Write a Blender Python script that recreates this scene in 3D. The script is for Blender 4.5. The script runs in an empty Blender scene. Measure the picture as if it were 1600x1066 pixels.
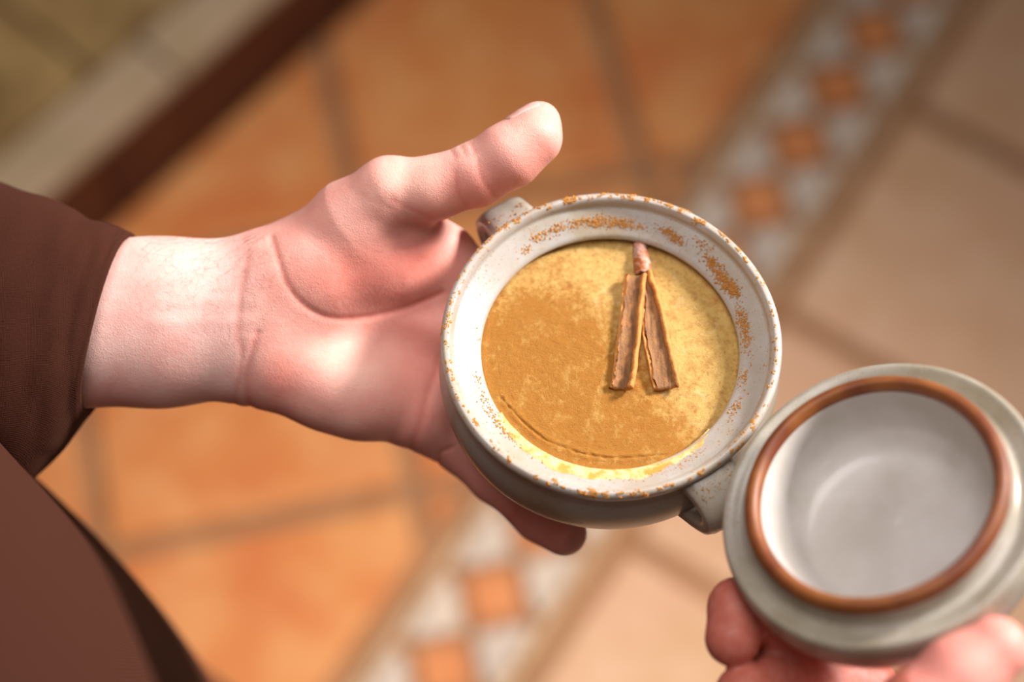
import bpy, bmesh, math, random
import numpy as np
from mathutils import Vector, Matrix, noise as mnoise

S = bpy.context.scene
random.seed(5); RNG = np.random.default_rng(5)

# ------------------------------------------------------------------ camera, light, exposure
TILT = math.radians(26.0); FPX = 3000.0; CAMH = 1.6; BD = 675.0       # BD: camera to rim centre, mm
ct, st = math.cos(TILT), math.sin(TILT)
cam = bpy.data.cameras.new('camera'); camo = bpy.data.objects.new('camera', cam)
S.collection.objects.link(camo); S.camera = camo
camo.location = (0, 0, CAMH); camo.rotation_euler = (TILT, 0, 0)
cam.sensor_width = 36; cam.lens = FPX / 1600 * 36
cam.clip_start = 0.02; cam.clip_end = 50
cam.dof.use_dof = True; cam.dof.focus_distance = 0.676; cam.dof.aperture_fstop = 3.3

w = bpy.data.worlds.new('room_light'); S.world = w; w.use_nodes = True
bg = w.node_tree.nodes['Background']; bg.inputs[0].default_value = (1.0, 0.86, 0.70, 1); bg.inputs[1].default_value = 0.085

def area(name, loc, target, size, power, col, shape='SQUARE', spread=None):
    l = bpy.data.lights.new(name, 'AREA'); l.size = size; l.energy = power; l.color = col; l.shape = shape
    if spread: l.spread = spread
    o = bpy.data.objects.new(name, l); S.collection.objects.link(o); o.location = loc
    o.rotation_euler = (Vector(target) - Vector(loc)).to_track_quat('-Z', 'Y').to_euler()
    return o
area('window_light', (1.40, 1.00, 1.86), (0.0, 0.30, 0.97), 0.34, 13, (1.0, 0.94, 0.90), spread=math.radians(76))
area('overhead_fill', (-0.15, 0.65, 2.7), (0.0, 0.3, 1.0), 1.3, 7.8, (1.0, 0.93, 0.90), spread=math.radians(90))  # added fill lamp, unseen, evens out the light on hand and pot
def spot(name, loc, target, power, col, angle, blend, radius):
    l = bpy.data.lights.new(name, 'SPOT'); l.energy = power; l.color = col; l.spot_size = math.radians(angle)
    l.spot_blend = blend; l.shadow_soft_size = radius
    o = bpy.data.objects.new(name, l); S.collection.objects.link(o); o.location = loc
    o.rotation_euler = (Vector(target) - Vector(loc)).to_track_quat('-Z', 'Y').to_euler()
spot('floor_spot', (0.75, -0.55, 1.9), (0.03, 0.28, 0.0), 135, (1.0, 0.86, 0.72), 33, 1.0, 0.12)  # added spot, unseen, brightens the near part of the floor

vs = S.view_settings
vs.view_transform = 'Standard'; vs.look = 'None'; vs.gamma = 1; vs.use_curve_mapping = False
vs.exposure = 0.0

# ------------------------------------------------------------------ helpers
R3 = np.array([[1, 0, 0], [0, ct, -st], [0, st, ct]])       # camera axes -> world: columns right, up, back
def C2W(p):                                                # camera frame mm -> world m
    p = np.atleast_2d(np.asarray(p, float)); return p @ R3.T / 1000.0 + np.array([0, 0, CAMH])
def hv(u, v, dz=0.0):                                      # a sight line and a distance -> camera frame mm
    d = BD - dz; return np.array([(u - 800) / FPX * d, -(v - 533) / FPX * d, -d])
UPC = np.array([0, st, ct])                                # world up in camera frame
YC = np.array([0, ct, -st])                                # world +y in camera frame
BC = hv(955, 529, 0)                                       # bowl rim centre
BW = C2W(BC)[0]
def B(x, y, h): return BC + np.array([x, 0, 0]) + y * YC - h * UPC     # bowl coords (mm, h below rim) -> camera frame
def onz(u, v, z):                                          # sight line meets a level z (world)
    x = (u - 800) / FPX; y = -(v - 533) / FPX
    d = np.array([x, y * ct + st, y * st - ct]); return d[:2] * ((z - CAMH) / d[2])
def bxy(u, v, h):                                          # bowl-local x,y (mm) of a sight line at h below rim
    p = onz(u, v, BW[2] - h / 1000.0); return (p[0] - BW[0]) * 1000, (p[1] - BW[1]) * 1000

def link(name, me, mat=None, parent=None, smooth=True):
    o = bpy.data.objects.new(name, me); S.collection.objects.link(o)
    if mat: me.materials.append(mat)
    if smooth: me.polygons.foreach_set('use_smooth', [True] * len(me.polygons))
    if parent: o.parent = parent
    return o
def mesh(name, verts, faces):
    me = bpy.data.meshes.new(name); me.from_pydata([tuple(map(float, v)) for v in verts], [], [tuple(map(int, f)) for f in faces]); me.update(); return me
def empty(name, loc=(0, 0, 0)):
    o = bpy.data.objects.new(name, None); S.collection.objects.link(o); o.location = loc; o.empty_display_size = 0.02; return o
def tag(o, label=None, cat=None, group=None, kind=None):
    if label: o['label'] = label
    if cat: o['category'] = cat
    if group: o['group'] = group
    if kind: o['kind'] = kind
    return o
def srgb(r, g, b):
    f = lambda c: (c / 255) / 12.92 if c / 255 <= 0.04045 else ((c / 255 + 0.055) / 1.055) ** 2.4
    return (f(r), f(g), f(b), 1)

# ------------------------------------------------------------------ materials
class NT:
    def __init__(s, name):
        s.m = bpy.data.materials.new(name); s.m.use_nodes = True; s.t = s.m.node_tree; s.n = s.t.nodes
        s.b = s.n['Principled BSDF']; s.tc = s.n.new('ShaderNodeTexCoord')
    def L(s, a, b): s.t.links.new(a, b)
    def set(s, k, v): s.b.inputs[k].default_value = v
    def noise(s, scale, detail=3, rough=0.5, vec=None, dist=0.0):
        n = s.n.new('ShaderNodeTexNoise'); n.inputs['Scale'].default_value = scale; n.inputs['Detail'].default_value = detail
        n.inputs['Roughness'].default_value = rough; n.inputs['Distortion'].default_value = dist
        s.L(vec or s.tc.outputs['Object'], n.inputs['Vector']); return n.outputs['Fac']
    def map(s, scale, vec=None, loc=None):
        n = s.n.new('ShaderNodeMapping'); n.inputs['Scale'].default_value = scale
        if loc is not None: n.inputs['Location'].default_value = loc
        s.L(vec or s.tc.outputs['Object'], n.inputs['Vector']); return n.outputs['Vector']
    def ramp(s, fac, stops):
        n = s.n.new('ShaderNodeValToRGB'); e = n.color_ramp.elements
        while len(e) < len(stops): e.new(0.5)
        for i, (p, c) in enumerate(stops):
            e[i].position = p; e[i].color = c if not isinstance(c, (int, float)) else (c, c, c, 1)
        s.L(fac, n.inputs['Fac']); return n.outputs['Color']
    def mix(s, fac, a, b, mode='MIX'):
        n = s.n.new('ShaderNodeMix'); n.data_type = 'RGBA'; n.blend_type = mode
        for k, v in ((0, fac), (6, a), (7, b)):
            if hasattr(v, 'default_value') or hasattr(v, 'is_linked'): s.L(v, n.inputs[k])
            else: n.inputs[k].default_value = v
        return n.outputs[2]
    def math(s, op, a, b=0.0, c=0.0):
        n = s.n.new('ShaderNodeMath'); n.operation = op
        for k, v in ((0, a), (1, b), (2, c)):
            if hasattr(v, 'is_linked'): s.L(v, n.inputs[k])
            else: n.inputs[k].default_value = v
        return n.outputs[0]
    def rng(s, x, a, b, c=0.0, d=1.0):
        n = s.n.new('ShaderNodeMapRange'); n.clamp = True
        s.L(x, n.inputs[0])
        for k, v in zip((1, 2, 3, 4), (a, b, c, d)): n.inputs[k].default_value = v
        return n.outputs[0]
    def sep(s, vec=None):
        n = s.n.new('ShaderNodeSeparateXYZ'); s.L(vec or s.tc.outputs['Object'], n.inputs[0]); return n.outputs
    def attr(s, name):
        n = s.n.new('ShaderNodeAttribute'); n.attribute_name = name; return n
    def bump(s, h, strength=0.3, dist=0.001):
        n = s.n.new('ShaderNodeBump'); n.inputs['Strength'].default_value = strength; n.inputs['Distance'].default_value = dist
        s.L(h, n.inputs['Height']); s.L(n.outputs[0], s.b.inputs['Normal'])
    def col(s, c): s.L(c, s.b.inputs['Base Color'])

def tile_mat(name, c1, c2, c3, rough=0.55):
    t = NT(name); w4 = t.n.new('ShaderNodeObjectInfo')
    v = t.n.new('ShaderNodeVectorMath'); v.operation = 'ADD'
    cx = t.n.new('ShaderNodeCombineXYZ'); t.L(t.math('MULTIPLY', w4.outputs['Random'], 37.0), cx.inputs[0])
    g = t.n.new('ShaderNodeNewGeometry'); t.L(g.outputs['Position'], v.inputs[0]); t.L(cx.outputs[0], v.inputs[1])
    a = t.noise(7.0, 2, 0.5, v.outputs[0]); b = t.noise(16.0, 3, 0.6, v.outputs[0])
    c = t.mix(t.ramp(a, [(0.36, 0.0), (0.64, 1.0)]), c1, c2)
    c = t.mix(t.ramp(b, [(0.42, 0.0), (0.68, 0.85)]), c, c3)
    t.col(c); t.set('Roughness', rough); t.bump(t.noise(90, 4, 0.6, v.outputs[0]), 0.12, 0.002)
    return t.m
M = {}
M['orange'] = tile_mat('terracotta_tile', srgb(206, 130, 66), srgb(198, 112, 54), srgb(216, 154, 94))
M['beige'] = tile_mat('beige_tile', srgb(205, 160, 128), srgb(196, 152, 112), srgb(210, 172, 140))
M['mosaic_orange'] = tile_mat('mosaic_orange', srgb(206, 130, 74), srgb(198, 120, 66), srgb(212, 138, 84))
M['mosaic_white'] = tile_mat('mosaic_white', srgb(200, 184, 170), srgb(188, 172, 160), srgb(208, 190, 172))
M['strip'] = tile_mat('sand_strip', srgb(196, 160, 124), srgb(184, 148, 118), srgb(200, 170, 130))
M['grout'] = tile_mat('grout', srgb(158, 112, 74), srgb(146, 106, 74), srgb(164, 120, 84), 0.9)
M['stone'] = tile_mat('step_stone', srgb(140, 108, 62), srgb(110, 82, 40), srgb(168, 138, 88), 0.8)
M['nosing'] = tile_mat('step_nosing', srgb(170, 146, 116), srgb(160, 138, 104), srgb(178, 152, 128), 0.75)
M['riser'] = tile_mat('step_riser', srgb(78, 32, 10), srgb(68, 26, 8), srgb(86, 38, 12), 0.6)

# glazed stoneware: speckled warm grey, iron brown where the glaze breaks thin
def glaze(name, base, warm, speck, rough=0.34, groove=None, specks=True):
    t = NT(name)
    c = t.mix(t.ramp(t.noise(38, 4, 0.6), [(0.38, 0.0), (0.66, 1.0)]), base, warm)
    c = t.mix(t.ramp(t.noise(16, 3, 0.5), [(0.45, 0.0), (0.7, 0.55)]), c, srgb(176, 168, 166))
    if specks:
        sp = t.ramp(t.noise(1500, 2, 0.5), [(0.62, 0.0), (0.70, 1.0)])
        mask = t.ramp(t.noise(60, 2), [(0.40, 0.25), (0.60, 1.0)])
        c = t.mix(t.math('MULTIPLY', sp, mask), c, speck)
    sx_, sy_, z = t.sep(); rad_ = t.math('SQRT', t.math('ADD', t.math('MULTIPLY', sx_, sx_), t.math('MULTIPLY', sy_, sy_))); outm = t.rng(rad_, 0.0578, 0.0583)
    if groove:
        c = t.mix(t.math('MULTIPLY', outm, t.rng(z, -0.008, -0.020, 0.0, 0.55)), c, srgb(128, 118, 94))  # outer wall darker towards the bottom: shade painted into the glaze
        zz = t.math('ADD', z, t.math('MULTIPLY', t.math('SUBTRACT', t.noise(70, 3), 0.5), 0.0008))
        for z0, wd, amt, colr in groove:
            d = t.math('ABSOLUTE', t.math('SUBTRACT', zz, z0))
            c = t.mix(t.math('MULTIPLY', outm, t.rng(d, wd, 0.0, 0.0, amt)), c, colr)
    t.col(c); t.set('Roughness', rough)
    t.set('Coat Weight', 0.25); t.set('Coat Roughness', 0.12)
    t.bump(t.noise(220, 4, 0.6), 0.10, 0.0008)
    return t.m
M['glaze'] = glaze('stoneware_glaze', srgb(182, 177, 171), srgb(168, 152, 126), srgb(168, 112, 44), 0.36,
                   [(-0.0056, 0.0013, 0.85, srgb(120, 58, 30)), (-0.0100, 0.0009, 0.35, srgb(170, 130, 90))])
M['glaze_lid'] = glaze('lid_glaze', srgb(204, 199, 195), srgb(190, 184, 174), srgb(170, 130, 80), 0.36, None, False)
M['glaze_handle'] = glaze('handle_glaze', srgb(170, 164, 150), srgb(140, 130, 104), srgb(150, 92, 30), 0.3)
M['glaze_pot_handle'] = glaze('pot_handle_glaze', srgb(188, 182, 174), srgb(166, 154, 130), srgb(150, 92, 30), 0.32)
t = NT('iron_brown_rim'); t.col(t.mix(t.ramp(t.noise(70, 3), [(0.35, 0.0), (0.65, 1.0)]), srgb(144, 84, 34), srgb(112, 54, 22)))
t.set('Roughness', 0.5); M['iron'] = t.m

# skin
t = NT('skin'); at = t.attr('tone')
n1 = t.noise(55, 3, 0.55)
c = t.mix(t.ramp(n1, [(0.35, 0.0), (0.7, 0.42)]), at.outputs['Color'], srgb(214, 120, 108))
c = t.mix(t.ramp(t.noise(420, 2), [(0.4, 0.0), (0.75, 0.14)]), c, srgb(240, 190, 176))
t.col(c); t.set('Roughness', 0.48); t.set('Subsurface Weight', 0.22); t.set('Subsurface Radius', (1.0, 0.32, 0.18)); t.set('Subsurface Scale', 0.0045)
t.set('Specular IOR Level', 0.42)
vor = t.n.new('ShaderNodeTexVoronoi'); vor.inputs['Scale'].default_value = 1500; vor.feature = 'DISTANCE_TO_EDGE'
t.L(t.map((1.0, 0.6, 1.0)), vor.inputs['Vector'])
t.bump(t.math('ADD', vor.outputs['Distance'], t.noise(500, 5, 0.65)), 0.40, 0.0004); M['skin'] = t.m
t = NT('nail'); t.set('Base Color', srgb(236, 176, 166)); t.set('Roughness', 0.28); t.set('Subsurface Weight', 0.2); t.set('Subsurface Scale', 0.002); M['nail'] = t.m
t = NT('arm_hair'); t.set('Base Color', srgb(150, 108, 84)); t.set('Roughness', 0.6); M['hair'] = t.m

# brown habit cloth
def cloth(name, c1, c2, sc=1.0):
    t = NT(name)
    wv = t.n.new('ShaderNodeTexWave'); wv.inputs['Scale'].default_value = 620 * sc; wv.bands_direction = 'X'; wv.inputs['Distortion'].default_value = 1.5
    wz = t.n.new('ShaderNodeTexWave'); wz.inputs['Scale'].default_value = 620 * sc; wz.bands_direction = 'Y'; wz.inputs['Distortion'].default_value = 1.5
    t.L(t.tc.outputs['Object'], wv.inputs['Vector']); t.L(t.tc.outputs['Object'], wz.inputs['Vector'])
    weave = t.math('MULTIPLY', wv.outputs['Fac'], wz.outputs['Fac'])
    c = t.mix(t.noise(900, 2), c1, c2)
    c = t.mix(t.math('MULTIPLY', weave, 0.4), c, srgb(88, 52, 36))
    t.col(c); t.set('Roughness', 0.95); t.set('Specular IOR Level', 0.12); t.set('Sheen Weight', 0.06); t.set('Sheen Roughness', 0.5); t.set('Sheen Tint', srgb(190, 130, 100))
    t.bump(t.math('ADD', weave, t.noise(1200, 2)), 0.35, 0.0005); return t.m
M['cloth'] = cloth('habit_cloth', srgb(68, 35, 25), srgb(56, 28, 20))
M['seam'] = cloth('hem_cloth', srgb(70, 36, 26), srgb(58, 30, 22))

# ------------------------------------------------------------------ floor and step (the setting)
def clip(poly, n, c):                                      # keep the side n.p <= c
    out = []
    for i in range(len(poly)):
        a, b = poly[i], poly[(i + 1) % len(poly)]
        da, db = n[0] * a[0] + n[1] * a[1] - c, n[0] * b[0] + n[1] * b[1] - c
        if da <= 0: out.append(a)
        if da * db < 0:
            s = da / (da - db); out.append((a[0] + (b[0] - a[0]) * s, a[1] + (b[1] - a[1]) * s))
    return out
def parea(p): return 0.5 * abs(sum(p[i][0] * p[(i + 1) % len(p)][1] - p[(i + 1) % len(p)][0] * p[i][1] for i in range(len(p))))
def prism(poly, z0, z1, bev):
    n = len(poly); cx = sum(p[0] for p in poly) / n; cy = sum(p[1] for p in poly) / n
    if sum(poly[i][0] * poly[(i + 1) % n][1] - poly[(i + 1) % n][0] * poly[i][1] for i in range(n)) < 0: poly = poly[::-1]
    def inset(d):
        out = []
        for i in range(n):
            p0, p1, p2 = poly[i - 1], poly[i], poly[(i + 1) % n]
            e1 = Vector((p1[0] - p0[0], p1[1] - p0[1])).normalized(); e2 = Vector((p2[0] - p1[0], p2[1] - p1[1])).normalized()
            m = Vector((-(e1.y + e2.y), e1.x + e2.x)); L = max(m.length, 0.3); m = m / L
            k = d / max(0.35, abs(m.dot(Vector((-e1.y, e1.x)))))
            out.append((p1[0] + m.x * k, p1[1] + m.y * k))
        return out
    rings = [(poly, z0), (poly, z1 - bev), (inset(bev * 0.4), z1 - bev * 0.3), (inset(bev * 1.1), z1)]
    vs_ = []; fs = []
    for r, z in rings: vs_ += [(p[0] - cx, p[1] - cy, z) for p in r]
    for k in range(3):
        for i in range(n):
            j = (i + 1) % n; fs.append((k * n + i, k * n + j, (k + 1) * n + j, (k + 1) * n + i))
    fs.append(tuple(range(3 * n, 4 * n))); fs.append(tuple(range(n - 1, -1, -1)))
    return vs_, fs, (cx, cy)
floor = tag(link('floor', mesh('floor', *(lambda v, f, c: ([(a + c[0], b + c[1], z) for a, b, z in v], f))(*prism([(-1.3, -0.5), (1.7, -0.5), (1.7, 2.3), (-1.3, 2.3)], -0.05, 0.0, 0.001))), M['grout'], smooth=False), kind='structure')
PA = math.radians(57.2)
tv = Vector((math.cos(PA), math.sin(PA))); nv = Vector((math.sin(PA), -math.cos(PA)))
_c = Vector(onz(771, 933, 0)); SP = 0.0780; C0 = _c.copy()
def TN(a, b): p = C0 + tv * a + nv * b; return (p.x, p.y)
TH = 0.006
def add_piece(name, poly, mat, par, z0=-0.003, z1=TH, bev=0.0025):
    v, f, c = prism(poly, z0, z1 + random.uniform(-0.0004, 0.0004), bev)
    o = link(name, mesh(name, v, f), mat, par, smooth=False); o.location = (c[0], c[1], 0); return o
# step line
stp = Vector((-0.372, 0.912)); sa = math.radians(48.6); sn = Vector((-math.sin(sa), math.cos(sa))); sd = Vector((math.cos(sa), math.sin(sa)))
GAP = 0.0095
L_EDGE = -0.0735; R_EDGE = 0.0675
# terracotta tiles, laid diagonally to the border
OA = math.radians(12.4); ou = Vector((math.cos(OA), math.sin(OA))); ov = Vector((-math.sin(OA), math.cos(OA)))
ON = Vector(onz(648, 770, 0)); OP = 0.279
for i in range(-5, 6):
    for j in range(-4, 7):
        o0 = ON + ou * (i * OP) + ov * (j * OP)
        q = [(o0 + ou * a + ov * b) for a, b in ((GAP, GAP), (OP - GAP, GAP), (OP - GAP, OP - GAP), (GAP, OP - GAP))]
        q = [(p.x, p.y) for p in q]
        cc = C0 + nv * (L_EDGE - 0.005); q = clip(q, nv, nv.dot(cc))
        if len(q) > 2: q = clip(q, sn, sn.dot(stp) - 0.004)
        if len(q) < 3 or parea(q) < 0.0004: continue
        cx = sum(p[0] for p in q) / len(q); cy = sum(p[1] for p in q) / len(q)
        if not (-0.95 < cx < 1.2 and -0.05 < cy < 1.75): continue
        add_piece('terracotta_tile', q, M['orange'], floor)
# beige tiles on the right
T0 = (Vector(onz(1405, 163, 0)) - C0).dot(tv); PIT = 0.268
for i in range(-5, 5):
    for j in range(0, 6):
        a0, a1 = T0 + i * PIT + GAP, T0 + (i + 1) * PIT - GAP; b0, b1 = R_EDGE + 0.009 + j * PIT, R_EDGE + 0.009 + (j + 1) * PIT - 2 * GAP
        q = [TN(a0, b0), TN(a1, b0), TN(a1, b1), TN(a0, b1)]
        cx = sum(p[0] for p in q) / 4; cy = sum(p[1] for p in q) / 4
        if not (-0.9 < cx < 1.6 and -0.4 < cy < 1.8): continue
        add_piece('beige_tile', q, M['beige'], floor)
# mosaic border
HD = 0.0295
for k in range(-8, 18):
    s = k * SP
    for side in (-1, 1):
        o1 = side * 0.0575
        q = [TN(s - SP / 2 + 0.0012, side * 0.048), TN(s + SP / 2 - 0.0012, side * 0.048), TN(s + SP / 2 - 0.0012, o1), TN(s - SP / 2 + 0.0012, o1)]
        add_piece('border_strip', q, M['strip'], floor, z1=0.0055, bev=0.001)
        h = s + SP / 2; c_in = side * 0.0055
        q = [TN(h, c_in), TN(h + 0.030, side * 0.0345), TN(h + 0.030, side * 0.0455), TN(h - 0.030, side * 0.0455), TN(h - 0.030, side * 0.0345)]
        add_piece('white_mosaic_tile', q, M['mosaic_white'], floor, z1=0.0055, bev=0.001)
    q = [TN(s - HD, 0), TN(s, -HD), TN(s + HD, 0), TN(s, HD)]
    add_piece('orange_mosaic_tile', q, M['mosaic_orange'], floor, z1=0.0058, bev=0.001)
# step: riser, nosing strips and stone slabs
SH = 0.140
def SN(a, b): p = stp + sd * a + sn * b; return (p.x, p.y)
def flat(poly, z0, z1, bev):
    v, f, c = prism(poly, z0, z1, bev); return [(a + c[0], b + c[1], z) for a, b, z in v], f
step = tag(link('trim_1', mesh('trim_1', *flat([SN(-0.9, 0.012), SN(1.5, 0.012), SN(1.5, 1.2), SN(-0.9, 1.2)], -0.01, SH - 0.016, 0.002)), M['grout'], smooth=False), kind='structure')
for k in range(-3, 5):
    q = [SN(k * 0.3 + 0.002, 0), SN((k + 1) * 0.3 - 0.002, 0), SN((k + 1) * 0.3 - 0.002, 0.0115), SN(k * 0.3 + 0.002, 0.0115)]
    add_piece('riser_board', q, M['riser'], step, z0=0.0, z1=SH - 0.018, bev=0.002)
    q = [SN(k * 0.3 + 0.1, -0.006), SN((k + 1) * 0.3 + 0.097, -0.006), SN((k + 1) * 0.3 + 0.097, 0.052), SN(k * 0.3 + 0.1, 0.052)]
    add_piece('nosing_tile', q, M['nosing'], step, z0=SH - 0.0155, z1=SH, bev=0.004)
    for j in range(4):
        q = [SN(k * 0.3 + 0.05, 0.056 + j * 0.28), SN((k + 1) * 0.3 + 0.046, 0.056 + j * 0.28), SN((k + 1) * 0.3 + 0.046, 0.332 + j * 0.28), SN(k * 0.3 + 0.05, 0.332 + j * 0.28)]
        add_piece('stone_slab', q, M['stone'], step, z0=SH - 0.0155, z1=SH - 0.002, bev=0.003)

# ------------------------------------------------------------------ signed distance modelling (hands)
def bowl_profile_outer():
    return [(0, 0.0), (58.3, 0.0), (60, -1.8), (59.8, -4), (58.6, -5.6), (58.6, -7.2), (59.9, -11), (61.2, -17), (61.3, -23), (60.2, -30), (57.4, -37), (52.5, -44), (46, -50), (41, -55), (38.5, -59), (38, -62), (0, -62)]
def polysdf(r, z, poly):
    P = np.array(poly, float); d = np.full(r.shape, 1e9); s = np.ones(r.shape, bool)
    ins = np.zeros(r.shape, bool)
    for i in range(len(P)):
        a = P[i]; b = P[(i + 1) % len(P)]; e = b - a; L = e @ e
        if L == 0: continue
        wr = r - a[0]; wz = z - a[1]; h = np.clip((wr * e[0] + wz * e[1]) / L, 0, 1)
        if not (a[0] == 0 and b[0] == 0): d = np.minimum(d, (wr - e[0] * h) ** 2 + (wz - e[1] * h) ** 2)
        cnd = (a[1] > z) != (b[1] > z)
        with np.errstate(divide='ignore', invalid='ignore'):
            xi = a[0] + (z - a[1]) * e[0] / (e[1] if e[1] != 0 else 1e-9)
        ins ^= cnd & (r < xi)
    d = np.sqrt(d); return np.where(ins, -d, d)
def bowl_sdf(p):
    q = p - BC; h = q @ UPC; rad = q - h[:, None] * UPC; return polysdf(np.linalg.norm(rad, axis=1), h, bowl_profile_outer())
def handle_sdf(p, az):
    q = p - BC; h = q @ UPC; x = q[:, 0]; y = q @ YC
    ca, sa_ = math.cos(az), math.sin(az); rr = x * ca + y * sa_; tt = -x * sa_ + y * ca
    d = polysdf(rr, h, HANDLE_OUT); return np.maximum(d, np.abs(tt) - 8.2)
HANDLE_OUT = [(50, -5.0), (66, -6.0), (72, -8.5), (74.5, -13), (74, -20), (70, -27), (62, -32), (50, -34)]
def cap(p, a, b, ra, rb, zs=1.0):
    a = np.asarray(a, float); b = np.asarray(b, float); ab = b - a
    t = np.clip(((p - a) @ ab) / (ab @ ab), 0, 1); v = p - a - t[:, None] * ab
    if zs != 1.0: v = v * np.array([1, 1, 1 / zs])
    return np.linalg.norm(v, axis=1) - (ra + (rb - ra) * t)
def smin(a, b, k):
    h = np.clip(0.5 + 0.5 * (b - a) / k, 0, 1); return b + (a - b) * h - k * h * (1 - h)
def smax(a, b, k): return -smin(-a, -b, k)
def chain(p, pts, k=3.0):
    d = None
    for (a, ra), (b, rb) in zip(pts[:-1], pts[1:]):
        c = cap(p, a, b, ra, rb); d = c if d is None else smin(d, c, k)
    return d
def segd(uv, pl):
    d = np.full(len(uv), 1e9)
    for a, b in zip(pl[:-1], pl[1:]):
        a = np.array(a, float); b = np.array(b, float); e = b - a
        t = np.clip(((uv - a) @ e) / (e @ e), 0, 1); d = np.minimum(d, np.linalg.norm(uv - a - t[:, None] * e, axis=1))
    return d
def curve_pts(pts, n=6):
    P = [np.array(p, float) for p in pts]; P = [2 * P[0] - P[1]] + P + [2 * P[-1] - P[-2]]; out = []
    for i in range(1, len(P) - 2):
        for k in range(n):
            t = k / n; a, b, c, d = P[i - 1], P[i], P[i + 1], P[i + 2]
            out.append(0.5 * (2 * b + (c - a) * t + (2 * a - 5 * b + 4 * c - d) * t * t + (3 * b - a - 3 * c + d) * t ** 3))
    out.append(P[-2]); return [tuple(p) for p in out]
def proj(p):
    z = -p[:, 2]; return np.stack([800 + FPX * p[:, 0] / z, 533 - FPX * p[:, 1] / z], 1)

def surface_nets(fn, lo, hi, h):
    ax = [np.arange(lo[i], hi[i] + h, h) for i in range(3)]
    n = [len(a) for a in ax]
    K4 = 5                                                   # coarse pass, then only the cells near the surface
    axc = [np.arange(lo[i] + h * (K4 - 1) / 2, lo[i] + n[i] * h + K4 * h, h * K4) for i in range(3)]
    G = np.stack(np.meshgrid(*axc, indexing='ij'), -1).reshape(-1, 3)
    Fc = np.concatenate([fn(G[i:i + 60000]) for i in range(0, len(G), 60000)]).reshape([len(a) for a in axc]).astype(np.float32)
    F = Fc.repeat(K4, 0).repeat(K4, 1).repeat(K4, 2)[:n[0], :n[1], :n[2]].copy()
    near = np.argwhere(np.abs(F) < K4 * h * 1.35)
    for i in range(0, len(near), 80000):
        k = near[i:i + 80000]; F[tuple(k.T)] = fn(k * h + np.array(lo))
    sg = F < 0
    c = np.zeros([k - 1 for k in n], np.int8)
    for dx in (0, 1):
        for dy in (0, 1):
            for dz in (0, 1): c += sg[dx:n[0] - 1 + dx, dy:n[1] - 1 + dy, dz:n[2] - 1 + dz]
    act = np.argwhere((c > 0) & (c < 8)); idx = -np.ones(c.shape, np.int64); idx[tuple(act.T)] = np.arange(len(act))
    acc = np.zeros((len(act), 3)); cnt = np.zeros(len(act))
    cor = [(a, b, d) for a in (0, 1) for b in (0, 1) for d in (0, 1)]
    for A in cor:
        for k in range(3):
            if A[k]: continue
            Bc = list(A); Bc[k] = 1
            fa = F[tuple((act + A).T)]; fb = F[tuple((act + Bc).T)]; m = (fa < 0) != (fb < 0)
            t = np.where(m, fa / np.where(m, fa - fb, 1), 0)
            pos = np.array(A, float) + np.outer(t, np.array(Bc) - np.array(A))
            acc += pos * m[:, None]; cnt += m
    V = (act + acc / cnt[:, None]) * h + np.array(lo)
    faces = []
    for k in range(3):
        a1, a2 = (k + 1) % 3, (k + 2) % 3
        sl0 = [slice(None)] * 3; sl1 = [slice(None)] * 3; sl0[k] = slice(0, n[k] - 1); sl1[k] = slice(1, n[k])
        e = np.argwhere(sg[tuple(sl0)] != sg[tuple(sl1)])
        e = e[(e[:, a1] > 0) & (e[:, a2] > 0) & (e[:, a1] < n[a1] - 1) & (e[:, a2] < n[a2] - 1)]
        ins = sg[tuple(e.T)]
        o1 = np.zeros(3, int); o1[a1] = 1; o2 = np.zeros(3, int); o2[a2] = 1
        q = np.stack([idx[tuple((e - o1 - o2).T)], idx[tuple((e - o2).T)], idx[tuple(e.T)], idx[tuple((e - o1).T)]], 1)
        q[~ins] = q[~ins][:, ::-1]; faces.append(q)
    Q = np.concatenate(faces)
    return V, Q
def grad(fn, p, e=0.25):
    g = np.stack([fn(p + np.eye(3)[k] * e) - fn(p - np.eye(3)[k] * e) for k in range(3)], 1) / (2 * e)
    return g
def refine(fn, V, it=2):
    for _ in range(it):
        g = grad(fn, V); d = fn(V); n2 = np.maximum((g * g).sum(1), 0.2)
        V = V - g * np.clip(d / n2, -0.8, 0.8)[:, None]
    return V
def sculpt(fn, lo, hi, h, it=2):
    V, Q = surface_nets(fn, lo, hi, h); return refine(fn, V, it), Q

AZ1, AZ2 = math.radians(-56), math.radians(124)
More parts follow.
